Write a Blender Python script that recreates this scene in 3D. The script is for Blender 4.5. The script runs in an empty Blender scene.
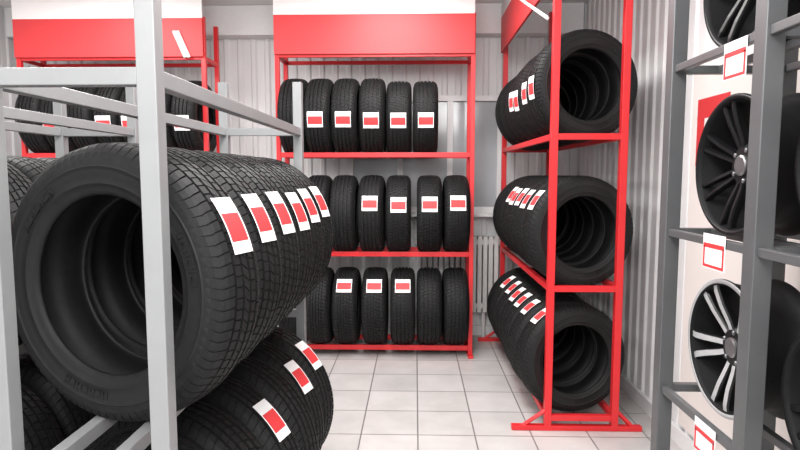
import bpy, bmesh, math, random
from mathutils import Vector, Matrix
random.seed(4)
S = bpy.context.scene
S.view_settings.view_transform = 'Standard'
S.view_settings.exposure = 0.1

# ---------------------------------------------------------------- materials
def mat(name, col, rough=0.5, metal=0.0, bump=0.0, bscale=40, var=0.0, spec=0.5):
    m = bpy.data.materials.new(name); m.use_nodes = True
    nt = m.node_tree; b = nt.nodes['Principled BSDF']
    b.inputs['Base Color'].default_value = (*col, 1)
    b.inputs['Roughness'].default_value = rough
    b.inputs['Metallic'].default_value = metal
    b.inputs['Specular IOR Level'].default_value = spec
    if bump or var:
        tc = nt.nodes.new('ShaderNodeTexCoord')
        n = nt.nodes.new('ShaderNodeTexNoise'); n.inputs['Scale'].default_value = bscale
        n.inputs['Detail'].default_value = 4
        nt.links.new(tc.outputs['Object'], n.inputs['Vector'])
        if bump:
            bp = nt.nodes.new('ShaderNodeBump'); bp.inputs['Strength'].default_value = bump
            bp.inputs['Distance'].default_value = 0.002
            nt.links.new(n.outputs['Fac'], bp.inputs['Height'])
            nt.links.new(bp.outputs['Normal'], b.inputs['Normal'])
        if var:
            cr = nt.nodes.new('ShaderNodeValToRGB')
            cr.color_ramp.elements[0].position = 0.3; cr.color_ramp.elements[1].position = 0.7
            cr.color_ramp.elements[0].color = (*[c*(1-var) for c in col], 1)
            cr.color_ramp.elements[1].color = (*[min(1, c*(1+var)) for c in col], 1)
            nt.links.new(n.outputs['Fac'], cr.inputs['Fac'])
            nt.links.new(cr.outputs['Color'], b.inputs['Base Color'])
    return m

M_rub = mat('rubber_tread', (0.010, 0.010, 0.0105), 0.62, bump=0.2, bscale=120, var=0.2, spec=.25)
M_side = mat('rubber_sidewall', (0.013, 0.013, 0.0135), 0.56, bump=0.12, bscale=60, var=0.15, spec=.25)
M_red = mat('red_powder_coat', (0.70, 0.024, 0.030), 0.38, var=0.04, bscale=8)
M_redsign = mat('red_sign_vinyl', (0.64, 0.042, 0.047), 0.5, var=0.03, bscale=3)
M_white = mat('white_sign', (0.82, 0.80, 0.79), 0.5, var=0.02, bscale=3)
M_paper = mat('label_paper', (0.86, 0.86, 0.86), 0.6)
M_lred = mat('label_red', (0.66, 0.035, 0.04), 0.55)
M_grey = mat('grey_painted_steel', (0.29, 0.295, 0.30), 0.4, 0.2, var=0.04, bscale=10)
M_dgrey = mat('dark_grey_steel', (0.12, 0.123, 0.128), 0.4, 0.3, var=0.05, bscale=10)
M_corr = mat('corrugated_sheet', (0.82, 0.825, 0.83), 0.4, 0.0, var=0.03, bscale=2)
M_ceil = mat('ceiling_paint', (0.84, 0.84, 0.84), 0.8, var=0.02)
M_frame = mat('window_frame', (0.78, 0.78, 0.78), 0.4, var=0.02)
M_glass = mat('window_pane', (0.42, 0.44, 0.46), 0.12, var=0.15, bscale=2)
M_radi = mat('radiator_enamel', (0.7, 0.7, 0.69), 0.35, var=0.02)
M_board = mat('poster_board', (0.80, 0.75, 0.72), 0.5, var=0.03, bscale=2)
M_blackw = mat('black_alloy', (0.007, 0.007, 0.008), 0.38, 0.0, var=0.1, spec=.35)
M_barrel = mat('black_barrel', (0.006, 0.006, 0.007), 0.6, 0.0, var=0.1, spec=.2)
M_silver = mat('machined_alloy', (0.50, 0.50, 0.51), 0.42, 0.25, var=0.04)
M_chrome = mat('cap', (0.30, 0.30, 0.31), 0.3, 0.8, var=0.04)
M_ctread = mat('black_cap', (0.03, 0.03, 0.03), 0.3, 0.2, var=0.04)

def floor_mat():
    m = bpy.data.materials.new('floor_tiles'); m.use_nodes = True
    nt = m.node_tree; b = nt.nodes['Principled BSDF']
    tc = nt.nodes.new('ShaderNodeTexCoord'); mp = nt.nodes.new('ShaderNodeMapping')
    mp.inputs['Location'].default_value = (-0.02, -0.16, 0)
    br = nt.nodes.new('ShaderNodeTexBrick'); br.offset = 0; br.squash = 1
    br.inputs['Scale'].default_value = 1
    br.inputs['Brick Width'].default_value = 0.33; br.inputs['Row Height'].default_value = 0.33
    br.inputs['Mortar Size'].default_value = 0.0045; br.inputs['Mortar Smooth'].default_value = 0.2
    br.inputs['Color1'].default_value = (0.55, 0.53, 0.52, 1)
    br.inputs['Color2'].default_value = (0.47, 0.455, 0.445, 1)
    br.inputs['Mortar'].default_value = (0.18, 0.17, 0.17, 1)
    nt.links.new(tc.outputs['Object'], mp.inputs['Vector']); nt.links.new(mp.outputs['Vector'], br.inputs['Vector'])
    n = nt.nodes.new('ShaderNodeTexNoise'); n.inputs['Scale'].default_value = 5; n.inputs['Detail'].default_value = 6
    nt.links.new(tc.outputs['Object'], n.inputs['Vector'])
    mx = nt.nodes.new('ShaderNodeMixRGB'); mx.blend_type = 'OVERLAY'; mx.inputs['Fac'].default_value = 0.2
    nt.links.new(br.outputs['Color'], mx.inputs['Color1']); nt.links.new(n.outputs['Fac'], mx.inputs['Color2'])
    nt.links.new(mx.outputs['Color'], b.inputs['Base Color'])
    bp = nt.nodes.new('ShaderNodeBump'); bp.inputs['Strength'].default_value = 0.3; bp.inputs['Distance'].default_value = 0.003
    bp.invert = True
    nt.links.new(br.outputs['Fac'], bp.inputs['Height']); nt.links.new(bp.outputs['Normal'], b.inputs['Normal'])
    b.inputs['Roughness'].default_value = 0.32
    return m
M_floor = floor_mat()

# ---------------------------------------------------------------- helpers
def box(bm, x0, x1, y0, y1, z0, z1, mi=0):
    v = [bm.verts.new((x, y, z)) for x in (x0, x1) for y in (y0, y1) for z in (z0, z1)]
    for f in ((0,1,3,2),(4,6,7,5),(0,4,5,1),(2,3,7,6),(0,2,6,4),(1,5,7,3)):
        fc = bm.faces.new([v[i] for i in f]); fc.material_index = mi

def beam(bm, p0, p1, w, mi=0):
    p0 = Vector(p0); p1 = Vector(p1); d = (p1-p0).normalized()
    u = d.orthogonal().normalized()*w/2; q = d.cross(u).normalized()*w/2
    a = [bm.verts.new(p0+s*u+t*q) for s, t in ((1,1),(-1,1),(-1,-1),(1,-1))]
    b = [bm.verts.new(p1+s*u+t*q) for s, t in ((1,1),(-1,1),(-1,-1),(1,-1))]
    bm.faces.new(a).material_index = mi; bm.faces.new(b[::-1]).material_index = mi
    for i in range(4):
        bm.faces.new((a[i], b[i], b[(i+1)%4], a[(i+1)%4])).material_index = mi

def finish(bm, name, mats, parent=None, bevel=0.0, recalc=True):
    if recalc: bmesh.ops.recalc_face_normals(bm, faces=bm.faces)
    me = bpy.data.meshes.new(name); bm.to_mesh(me); bm.free()
    for m in mats: me.materials.append(m)
    o = bpy.data.objects.new(name, me); S.collection.objects.link(o)
    if parent: o.parent = parent
    if bevel:
        md = o.modifiers.new('bevel', 'BEVEL'); md.width = bevel; md.segments = 2; md.limit_method = 'ANGLE'
    return o

# ---------------------------------------------------------------- room
WX0, WX1, WY0, WY1, CH = -3.7, 1.50, -1.6, 5.22, 3.0
bm = bmesh.new(); box(bm, WX0-.1, WX1+.1, WY0, WY1+.1, -0.1, 0); finish(bm, 'floor', [M_floor])
bm = bmesh.new(); box(bm, WX0-.1, WX1+.1, WY0, WY1+.1, CH, CH+.1); finish(bm, 'ceiling', [M_ceil])

def corr(name, p0, p1, inward, z0=0, z1=CH, pitch=0.125, depth=0.013):
    p0 = Vector(p0); p1 = Vector(p1); L = (p1-p0).length; d = (p1-p0)/L; n = Vector(inward)
    bm = bmesh.new(); pts = []
    k = int(L/pitch)
    for i in range(k+1):
        for fr, h in ((0,0),(0.5,0),(0.62,1),(0.88,1)):
            t = (i+fr)*pitch
            if t <= L: pts.append(p0+d*t+n*h*depth)
    pts.append(p1)
    fr = [[bm.verts.new((p.x, p.y, z)) for z in (z0, z1)] for p in pts]
    q0 = p0-n*0.08; q1 = p1-n*0.08
    bk = [[bm.verts.new((q.x, q.y, z)) for z in (z0, z1)] for q in (q0, q1)]
    for a, b in zip(fr, fr[1:]): bm.faces.new((a[0], b[0], b[1], a[1]))
    bm.faces.new((bk[0][0], bk[0][1], bk[1][1], bk[1][0]))
    bm.faces.new((fr[0][0], fr[0][1], bk[0][1], bk[0][0])); bm.faces.new((fr[-1][0], bk[1][0], bk[1][1], fr[-1][1]))
    return finish(bm, name, [M_corr])
corr('wall_back', (WX0, WY1, 0), (WX1, WY1, 0), (0, -1, 0))
corr('wall_right', (WX1, WY0, 0), (WX1, WY1, 0), (-1, 0, 0))
corr('wall_left', (WX0, WY0, 0), (WX0, WY1, 0), (1, 0, 0))
bm = bmesh.new(); box(bm, WX0+.03, WX1-.03, WY1-.16, WY1-.014, 2.74, CH-.002); finish(bm, 'trim_1', [M_ceil], bevel=.005)
bm = bmesh.new(); box(bm, WX1-.035, WX1-.014, WY0+.02, WY1-.05, 0.001, .09); finish(bm, 'baseboard_right', [M_frame])
bm = bmesh.new(); box(bm, WX0+.05, WX1-.05, WY1-.035, WY1-.014, 0.001, .09); finish(bm, 'baseboard_back', [M_frame])

def window(name, x0, x1, z0, z1, cols):
    bm = bmesh.new(); y1 = WY1-.014; y0 = y1-.05
    box(bm, x0, x1, y1-.012, y1, z0, z1, 1)
    f = .05
    box(bm, x0, x1, y0, y1, z0, z0+f); box(bm, x0, x1, y0, y1, z1-f, z1)
    for i in range(cols+1):
        x = x0+(x1-x0-f)*i/cols; box(bm, x, x+f, y0+.004, y1, z0, z1)
    box(bm, x0-.04, x1+.04, y0-.12, y1, z0-.03, z0)
    finish(bm, name, [M_frame, M_glass])
window('window_1', -0.62, 0.80, 1.16, 2.22, 3)
window('window_2', -3.4, -1.9, 1.16, 2.22, 3)
bm = bmesh.new()
for i in range(15):
    x = .02+i*.05
    box(bm, x, x+.038, WY1-.17, WY1-.07, .25, .95)
box(bm, 0, .78, WY1-.15, WY1-.09, .28, .33); box(bm, 0, .78, WY1-.15, WY1-.09, .87, .92)
box(bm, .1, .13, WY1-.12, WY1-.1, 0.001, .3); box(bm, .62, .65, WY1-.12, WY1-.1, 0.001, .3)
finish(bm, 'radiator', [M_radi], bevel=.004)

# ---------------------------------------------------------------- tyre
def tyre_mesh(name, P, style):
    R = 0.32
    def rr(a): return R-0.0055*(abs(a)/.068)**2.4
    sh = [(.0985, .270, 0), (.0965, .284, 0), (.0905, .2965, 2), (.081, .3065, 2), (.070, rr(.070)-.001, 1)]
    tread = [(-a, r, k) for a, r, k in sh]
    gs = {0: (-.046, -.016, .016, .046), 1: (-.046, -.016, .016, .046), 2: (-.044, -.023, 0.0, .023, .044)}[style]
    gw = {0: .0052, 1: .0050, 2: .0034}[style]
    for g in gs:
        tread += [(g-gw, rr(g), 1), (g-gw*.75, rr(g)-.009, 0), (g+gw*.75, rr(g)-.009, 0), (g+gw, rr(g), 1)]
    tread += sh[::-1]
    side = [(.0990, .268), (.1014, .2675), (.1014, .2645), (.1000, .264), (.1000, .256), (.0985, .245), (.0945, .232),
            (.0955, .231), (.0955, .228), (.0925, .227), (.089, .215), (.085, .208), (.078, .2035), (.070, .204), (.069, .209),
            (.078, .225), (.088, .250), (.086, .268), (.074, .286), (.045, .302)]
    prof = [(a, r, k, 0) for a, r, k in tread] + [(a, r, 0, 1) for a, r in side] + [(-a, r, 0, 1) for a, r in side[::-1]]
    fr = [(0, 0), (.84, 0), (.87, 1), (.97, 1)]
    def shear(a):
        a = max(-.0965, min(.0965, a))
        if style == 0: return 1.0*abs(a)+.004*math.sin(a*120)
        if style == 1: return 0.9*a*(1 if abs(a) < .052 else .6)+.012*math.sin(a*130)
        return 0.9*abs(a)+(.5*2*math.pi/P if a > 0 else 0)
    bm = bmesh.new(); rings = []
    for i in range(P):
        for f, sp in fr:
            ring = []
            for a, r, k, sd in prof:
                th = (i+f)*2*math.pi/P + (shear(a) if not sd or abs(a) > .09 else shear(.0965)*1)
                if sp and k == 1: r -= .0032 if abs(a) < .04 and style != 2 else .0042
                if sp and k == 2: r -= .0035
                ring.append(bm.verts.new((a, r*math.cos(th), r*math.sin(th))))
            rings.append(ring)
    n = len(prof); m = len(rings); nt = len(tread)
    for j in range(m):
        A = rings[j]; B = rings[(j+1) % m]
        for i in range(n):
            f = bm.faces.new((A[i], A[(i+1)%n], B[(i+1)%n], B[i]))
            sm = i >= nt-2 or i == 0
            f.smooth = sm; f.material_index = 1 if sm else 0
    rnd = random.Random(9+style)
    for sg in (1, -1):
        for base in (0.5, 2.6, 4.7):
            t = base
            for k in range(7):
                w = rnd.choice((.05, .06, .045)); 
                segs = [(0, 1, 0, .22), (0, 1, .78, 1), (0, .28, .22, .78)] if k % 2 else [(0, .28, 0, 1), (.72, 1, 0, 1), (.28, .72, .4, .6)]
                for u0, u1, v0, v1 in segs:
                    vs = []
                    for off in (0.0975, .1010):
                        for u, v in ((u0, v0), (u1, v0), (u1, v1), (u0, v1)):
                            th = t+w*u; r = .238+.018*v
                            vs.append(bm.verts.new((sg*off, r*math.cos(th), r*math.sin(th))))
                    fs = [(4,5,6,7), (0,1,5,4), (1,2,6,5), (2,3,7,6), (3,0,4,7)]
                    for q in fs:
                        fc = bm.faces.new([vs[x] for x in q]); fc.material_index = 1
                t += w+.022
    bmesh.ops.recalc_face_normals(bm, faces=bm.faces)
    me = bpy.data.meshes.new(name); bm.to_mesh(me); bm.free()
    me.materials.append(M_rub); me.materials.append(M_side)
    return me
TM = [tyre_mesh('tire_mesh_a', 72, 0), tyre_mesh('tire_mesh_b', 84, 1), tyre_mesh('tire_mesh_c', 70, 2)]

def label_mesh(hw, L):
    bm = bmesh.new(); nr = 20
    cols = [-hw, -hw+.005, hw-.005, hw]
    def grid(R):
        H = L/R
        return [[bm.verts.new((x, -R*math.cos(-H/2+H*j/nr), R*math.sin(-H/2+H*j/nr))) for x in cols] for j in range(nr+1)]
    o = grid(.3225)
    for j in range(nr):
        for i in range(3):
            f = bm.faces.new((o[j][i], o[j][i+1], o[j+1][i+1], o[j+1][i]))
            f.material_index = 1 if (i == 1 and 4 <= j <= 13) else 0
    me = bpy.data.meshes.new('tire_label'); bm.to_mesh(me); bm.free()
    me.materials.append(M_paper); me.materials.append(M_lred); return me
LM = [label_mesh(.062, .122), label_mesh(.041, .132)]

def tyre(loc, axis_deg, s=1.0, w=1.0, lab=None, style=0, lm=0, ox=0):
    o = bpy.data.objects.new('tire', TM[style]); S.collection.objects.link(o)
    o.location = loc; o.scale = (w, s, s); o.rotation_euler = (0, 0, math.radians(axis_deg))
    if lab is not None:
        l = bpy.data.objects.new('price_label', LM[lm]); S.collection.objects.link(l)
        l.parent = o; l.rotation_euler = (math.radians(-lab+random.uniform(-2, 2)), 0, 0)
        l.location = (ox+random.uniform(-.003, .003), 0, 0)
    return o

# ---------------------------------------------------------------- red racks facing the room
SH = (0.09, 0.875, 1.685)
def red_rack_x(x0, x1, yf, name='tire_rack', d=.30, card=False):
    bm = bmesh.new(); p = .035; H = 2.78
    for x in (x0, x1-p):
        for y in (yf, yf+d): box(bm, x, x+p, y, y+p, 0.001, H)
    for z in SH:
        for y in (yf+.003, yf+d+.003):
            box(bm, x0+p, x1-p, y, y+.028, z-.04, z)
        for x in (x0+.004, x1-p+.004):
            box(bm, x, x+.026, yf+p, yf+d, z-.035, z-.005)
    for y in (yf+.003, yf+d+.003): box(bm, x0+p, x1-p, y, y+.028, 2.44, 2.47)
    for x in (x0+.004, x1-p+.004): box(bm, x, x+.026, yf+p, yf+d, 2.44, 2.47)
    for x in (x0-.004, x1-p-.004): box(bm, x, x+p+.008, yf-.06, yf+d+p+.05, 0.001, .02)
    box(bm, x0-.0, x1-.01, yf-.02, yf-.002, 2.46, 2.765, 1)
    box(bm, x0-.0, x1-.01, yf-.02, yf-.002, 2.765, 2.96, 2)
    if card:
        beam(bm, (x1-.24, yf-.032, 2.66), (x1-.15, yf-.032, 2.45), .022, 2)
        beam(bm, (x1-.21, yf-.032, 2.66), (x1-.12, yf-.032, 2.45), .022, 2)
    return finish(bm, name, [M_red, M_redsign, M_white], bevel=.002)

YF = 4.55
red_rack_x(-1.125, .478, YF)
yc = YF+.15+.017
def rest(R, half): return math.sqrt(R*R-half*half)
for row, (z, n, xs, lab, labs) in enumerate((
    (SH[2], 6, [-.985, -.775, -.560, -.345, -.130, .085], -8, (1,2,3,4,5)),
    (SH[1], 7, [-1.01, -.80, -.585, -.355, -.135, .120, .340], 18, (3,4,5,6)),
    (SH[0], 7, [-1.01, -.80, -.575, -.335, -.10, .120, .340], 42, (2,3,4)))):
    for i, x in enumerate(xs):
        if row == 0: s = 1.0 if i < 4 else .965
        else: s = 1.025
        R = .32*s
        la = lab if i in labs else None
        st = (row+ (i > 3)) % 3
        tyre((x, yc, z+rest(R, .137)+.002), random.uniform(-1, 1), s, .99 if row == 0 else 1.0, la, st)

red_rack_x(-3.28, -1.71, 4.62, card=True)
yc2 = 4.62+.167
for row, z in enumerate(SH[::-1]):
    for i in range(7):
        tyre((-3.135+.212*i, yc2, z+rest(.32, .137)+.002), random.uniform(-1, 1), 1, 1.0,
             (-12, 14, 38)[row] if i in (1, 3, 4, 6) else None, row)

# ---------------------------------------------------------------- racks running in depth
def rack_y(x0, x1, y0, y1, shelves, H, mats, name, p=.04, header=False, feet=True, bh=.035, inset=0, drop=0):
    bm = bmesh.new()
    for x in (x0, x1-p):
        for y in (y0, y1-p): box(bm, x, x+p, y, y+p, 0.001, H)
    for k, z in enumerate(shelves):
        top = (k == len(shelves)-1 and inset > 0)
        ins = 0 if top else inset; dr = 0 if top else drop
        for x in (x0+.002+ins, x1-p+.002-ins):
            if ins: box(bm, x+.003, x+p-.007, y0, y1, z-bh, z)
            else: box(bm, x+.003, x+p-.007, y0+p, y1-p, z-bh, z)
        for y in (y0+.002, y1-p+.002):
            box(bm, x0+p, x1-p, y, y+p-.008, z-bh-dr, z-dr)
    if header:
        box(bm, x0-.02, x0-.002, y0+.02, y1+.0, 2.56, 2.86, 1)
        box(bm, x0-.02, x0-.002, y0+.02, y1+.0, 2.86, 2.97, 2)
        beam(bm, (x0-.032, y0+1.1, 2.83), (x0-.032, y0+.02, 2.37), .018, 2)
    if feet:
        for y in (y0, y1-p):
            box(bm, x0-.19, x1+.14, y+.001, y+p-.001, .001, .03)
            beam(bm, (x0-.13, y+.02, .02), (x0+.01, y+.02, .12), .02)
            beam(bm, (x1+.09, y+.02, .02), (x1-.01, y+.02, .12), .02)
    return finish(bm, name, mats, bevel=.002)

rack_y(.765, 1.195, 3.20, 5.02, (.095, .865, 1.735), 2.9, [M_red, M_redsign, M_white], 'tire_rack', p=.04, header=True)
phi = 11
R_ = random.Random(12)
for row, (c, s, lab, n, x, sp, labset) in enumerate((
        (2.02, 1.0, -4, 7, .985, .218, range(0, 4)),
        (1.165, 1.045, 34, 7, .985, .218, range(0, 5)),
        (0.395, 1.04, 52, 7, .945, .218, range(0, 6)))):
    for i in range(n):
        tyre((x+R_.uniform(-.010, .010), 3.38+sp*i, c), -(90-phi)+R_.uniform(-1, 1), s, .92, lab if i in labset else None, (row+1) % 3, 1, .0)

LS = (.157, .906, 1.715)
def grey_left(xa, xb):
    return rack_y(xa, xb, 1.12, 2.60, LS, 1.92, [M_grey], 'tire_rack', p=.04, feet=False, inset=.10, drop=.034)
grey_left(-.895, -.515)
phiL = 17
dx = (0, .004, .010, .012, .016, .022)
for i in range(6):
    tyre((-.712+dx[i], 1.362+.213*i, 1.237), 90-phiL, 1.07, .87, 26, 1, 1, .004)
for i in range(6):
    tyre((-.70+R_.uniform(-.012, .012), 1.362+.213*i, .488), 90-phiL+R_.uniform(-1, 1), 1.07, .87, 42 if i in (5, 4, 2) else None, 0, 1, .004)
grey_left(-1.66, -1.28)
for i in range(6):
    tyre((-1.47, 1.365+.213*i, 1.235), 90-phiL, 1.05, .87, 24 if i in (1, 4) else None, 2, 1)
    tyre((-1.47, 1.365+.213*i, .488), 90-phiL, 1.05, .87, None, 0)

# ---------------------------------------------------------------- alloy wheels & rack
def wheel_mesh(name, n, spread, m_face, m_body, wroot, wtip, m_cap):
    bm = bmesh.new()
    prof = [(.226,0),(.231,-.004),(.231,-.012),(.222,-.02),(.214,-.06),(.198,-.09),(.195,-.15),(.212,-.168),(.229,-.178),(.231,-.186),(.226,-.19),
            (.205,-.172),(.188,-.15),(.190,-.08),(.204,-.05),(.210,-.016),(.216,-.002)]
    N = 72; rings = []
    for i in range(N):
        t = 2*math.pi*i/N
        rings.append([bm.verts.new((r*math.cos(t), r*math.sin(t), z)) for r, z in prof])
    for i in range(N):
        A, B = rings[i], rings[(i+1)%N]
        for j in range(len(prof)):
            f = bm.faces.new((A[j], A[(j+1)%len(prof)], B[(j+1)%len(prof)], B[j])); f.smooth = True
            f.material_index = 0 if j in (0, len(prof)-1) else 3
    def lathe(pr, mi, N=40):
        rg = [[bm.verts.new((r*math.cos(2*math.pi*i/N), r*math.sin(2*math.pi*i/N), z)) for i in range(N)] for r, z in pr]
        for a, b in zip(rg, rg[1:]):
            for i in range(N):
                f = bm.faces.new((a[i], a[(i+1)%N], b[(i+1)%N], b[i])); f.material_index = mi
        bm.faces.new(rg[0]).material_index = mi; bm.faces.new(rg[-1][::-1]).material_index = mi
    lathe([(.070,-.075),(.070,-.05),(.060,-.040),(.036,-.038)], 1)
    lathe([(.034,-.05),(.034,-.032),(.028,-.029)], 2)
    for k in range(5):
        t = 2*math.pi*(k+.5)/5; cx, cy = .052*math.cos(t), .052*math.sin(t)
        rg = []
        for r, z in ((.008,-.05),(.008,-.036),(.005,-.034)):
            rg.append([bm.verts.new((cx+r*math.cos(a*math.pi/4), cy+r*math.sin(a*math.pi/4), z)) for a in range(8)])
        for a, b in zip(rg, rg[1:]):
            for i in range(8): bm.faces.new((a[i], a[(i+1)%8], b[(i+1)%8], b[i])).material_index = 2
        bm.faces.new(rg[-1]).material_index = 2
    secs = [(.040, -.044, .04), (.08, -.036, .032), (.14, -.020, .026), (.19, -.012, .024), (.214, -.012, .026)]
    for k in range(n):
        for sgn in ((-1, 1) if spread else (0,)):
            t = 2*math.pi*k/n; prev = None
            for q, (r, z, dp) in enumerate(secs):
                u = q/(len(secs)-1); lat = sgn*(spread*.3+spread*.7*u); w = wroot+(wtip-wroot)*u
                ring = []
                for l, zz in ((lat-w*.36, z), (lat+w*.36, z), (lat+w*.5, z-.006), (lat+w*.42, z-dp), (lat-w*.42, z-dp), (lat-w*.5, z-.006)):
                    ring.append(bm.verts.new((r*math.cos(t)-l*math.sin(t), r*math.sin(t)+l*math.cos(t), zz)))
                if prev:
                    for i in range(6):
                        f = bm.faces.new((prev[i], prev[(i+1)%6], ring[(i+1)%6], ring[i]))
                        f.material_index = 0 if i == 0 else 1
                prev = ring
    bmesh.ops.recalc_face_normals(bm, faces=bm.faces)
    me = bpy.data.meshes.new(name); bm.to_mesh(me); bm.free()
    for m in (m_face, m_body, m_cap, M_barrel): me.materials.append(m)
    return me
WA = wheel_mesh('alloy_black', 5, .040, M_blackw, M_blackw, .019, .022, M_ctread)
WB = wheel_mesh('alloy_multispoke', 7, .028, M_blackw, M_blackw, .013, .015, M_chrome)
WC = wheel_mesh('alloy_two_tone', 5, .042, M_silver, M_blackw, .024, .032, M_chrome)

RX0, RX1 = .945, 1.40
bm = bmesh.new(); p = .055
RY = (2.13, 1.575, 1.02)
RS = (.69, 1.30, 1.905)
for y in RY:
    for x in (RX0, RX1-p): box(bm, x, x+p, y, y+p, .001, 2.6)
    for z in RS: box(bm, RX0+p, RX1-p, y+.012, y+.042, z-.03, z)
for z in RS+(.12,):
    for x in (RX0+.01, 1.12, RX1-p+.01):
        for a, b in ((RY[1]+p, RY[0]), (RY[2]+p, RY[1])) if x != 1.12 else ((RY[2]+.03, RY[0]+.02),):
            box(bm, x, x+.025, a, b, z-.028, z-.001)
finish(bm, 'wheel_rack', [M_dgrey], bevel=.003)
def wheel(me, y, z, spin):
    o = bpy.data.objects.new('alloy_wheel', me); S.collection.objects.link(o)
    o.matrix_world = Matrix.Translation((1.03, y, z)) @ Matrix.Rotation(math.radians(-90), 4, 'Y') @ Matrix.Rotation(spin, 4, 'Z')
wheel(WA, 1.87, RS[2]+.232, .1); wheel(WB, 1.87, RS[1]+.232, .25); wheel(WC, 1.87, RS[0]+.232, .55)
wheel(WA, 1.33, RS[2]+.232, .5); wheel(WB, 1.33, RS[1]+.232, .3); wheel(WA, 1.33, RS[0]+.232, .8)
for (y0, y1, zt) in ((1.67, 1.79, RS[2]-.005), (1.73, 1.86, RS[1]+.012), (1.73, 1.86, RS[0]+.0)):
    bm = bmesh.new(); x = RX0+.007; h = .112
    box(bm, x-.0015, x, y0, y1, zt-h, zt, 0)
    m_ = .009
    a0, a1, b0, b1 = y0+.004, y1-.004, zt-h+.004, zt-.03
    xx0, xx1 = x-.0025, x-.0015
    box(bm, xx0, xx1, a0, a1, b0, b0+m_, 1); box(bm, xx0, xx1, a0, a1, b1-m_*1.6, b1, 1)
    box(bm, xx0, xx1, a0, a0+m_, b0+m_, b1-m_, 1); box(bm, xx0, xx1, a1-m_, a1, b0+m_, b1-m_, 1)
    finish(bm, 'price_card', [M_paper, M_lred])
bm = bmesh.new(); xw = WX1-.0145
box(bm, xw-.012, xw, .6, 3.06, .12, 2.03, 0)
box(bm, xw-.0135, xw-.012, 2.70, 3.0, 1.79, 1.89, 1)
box(bm, xw-.0135, xw-.012, 2.93, 3.0, 1.55, 1.79, 1)
box(bm, xw-.0135, xw-.012, 1.3, 2.45, 1.42, 1.50, 1)
finish(bm, 'poster', [M_board, M_redsign])

# ---------------------------------------------------------------- lights
def area(name, loc, sx, sy, e, rot=(0,0,0), col=(1, .985, .97)):
    l = bpy.data.lights.new(name, 'AREA'); l.shape = 'RECTANGLE'; l.size = sx; l.size_y = sy; l.energy = e; l.color = col
    o = bpy.data.objects.new(name, l); o.location = loc; o.rotation_euler = rot; S.collection.objects.link(o)
area('ceiling_lamp', (-.2, 3.3, 2.97), .6, 1.6, 60)
area('ceiling_lamp.001', (-.2, 1.2, 2.97), .6, 1.6, 60)
area('ceiling_lamp.002', (-2.4, 3.2, 2.97), .6, 1.6, 62)
area('ceiling_lamp.003', (0, -.9, 2.7), 2.4, .8, 85, (math.radians(45), 0, 0))
w = bpy.data.worlds.new('world'); S.world = w; w.use_nodes = True
w.node_tree.nodes['Background'].inputs[0].default_value = (1, 1, 1, 1)
w.node_tree.nodes['Background'].inputs[1].default_value = 1.2

# ---------------------------------------------------------------- camera
c = bpy.data.cameras.new('camera'); c.sensor_width = 36; c.lens = 36*560/800; c.clip_start = .05
co = bpy.data.objects.new('camera', c); S.collection.objects.link(co)
co.location = (0, 0, 1.5)
co.rotation_euler = (math.radians(90-5.07), 0, math.radians(1.53))
S.camera = co
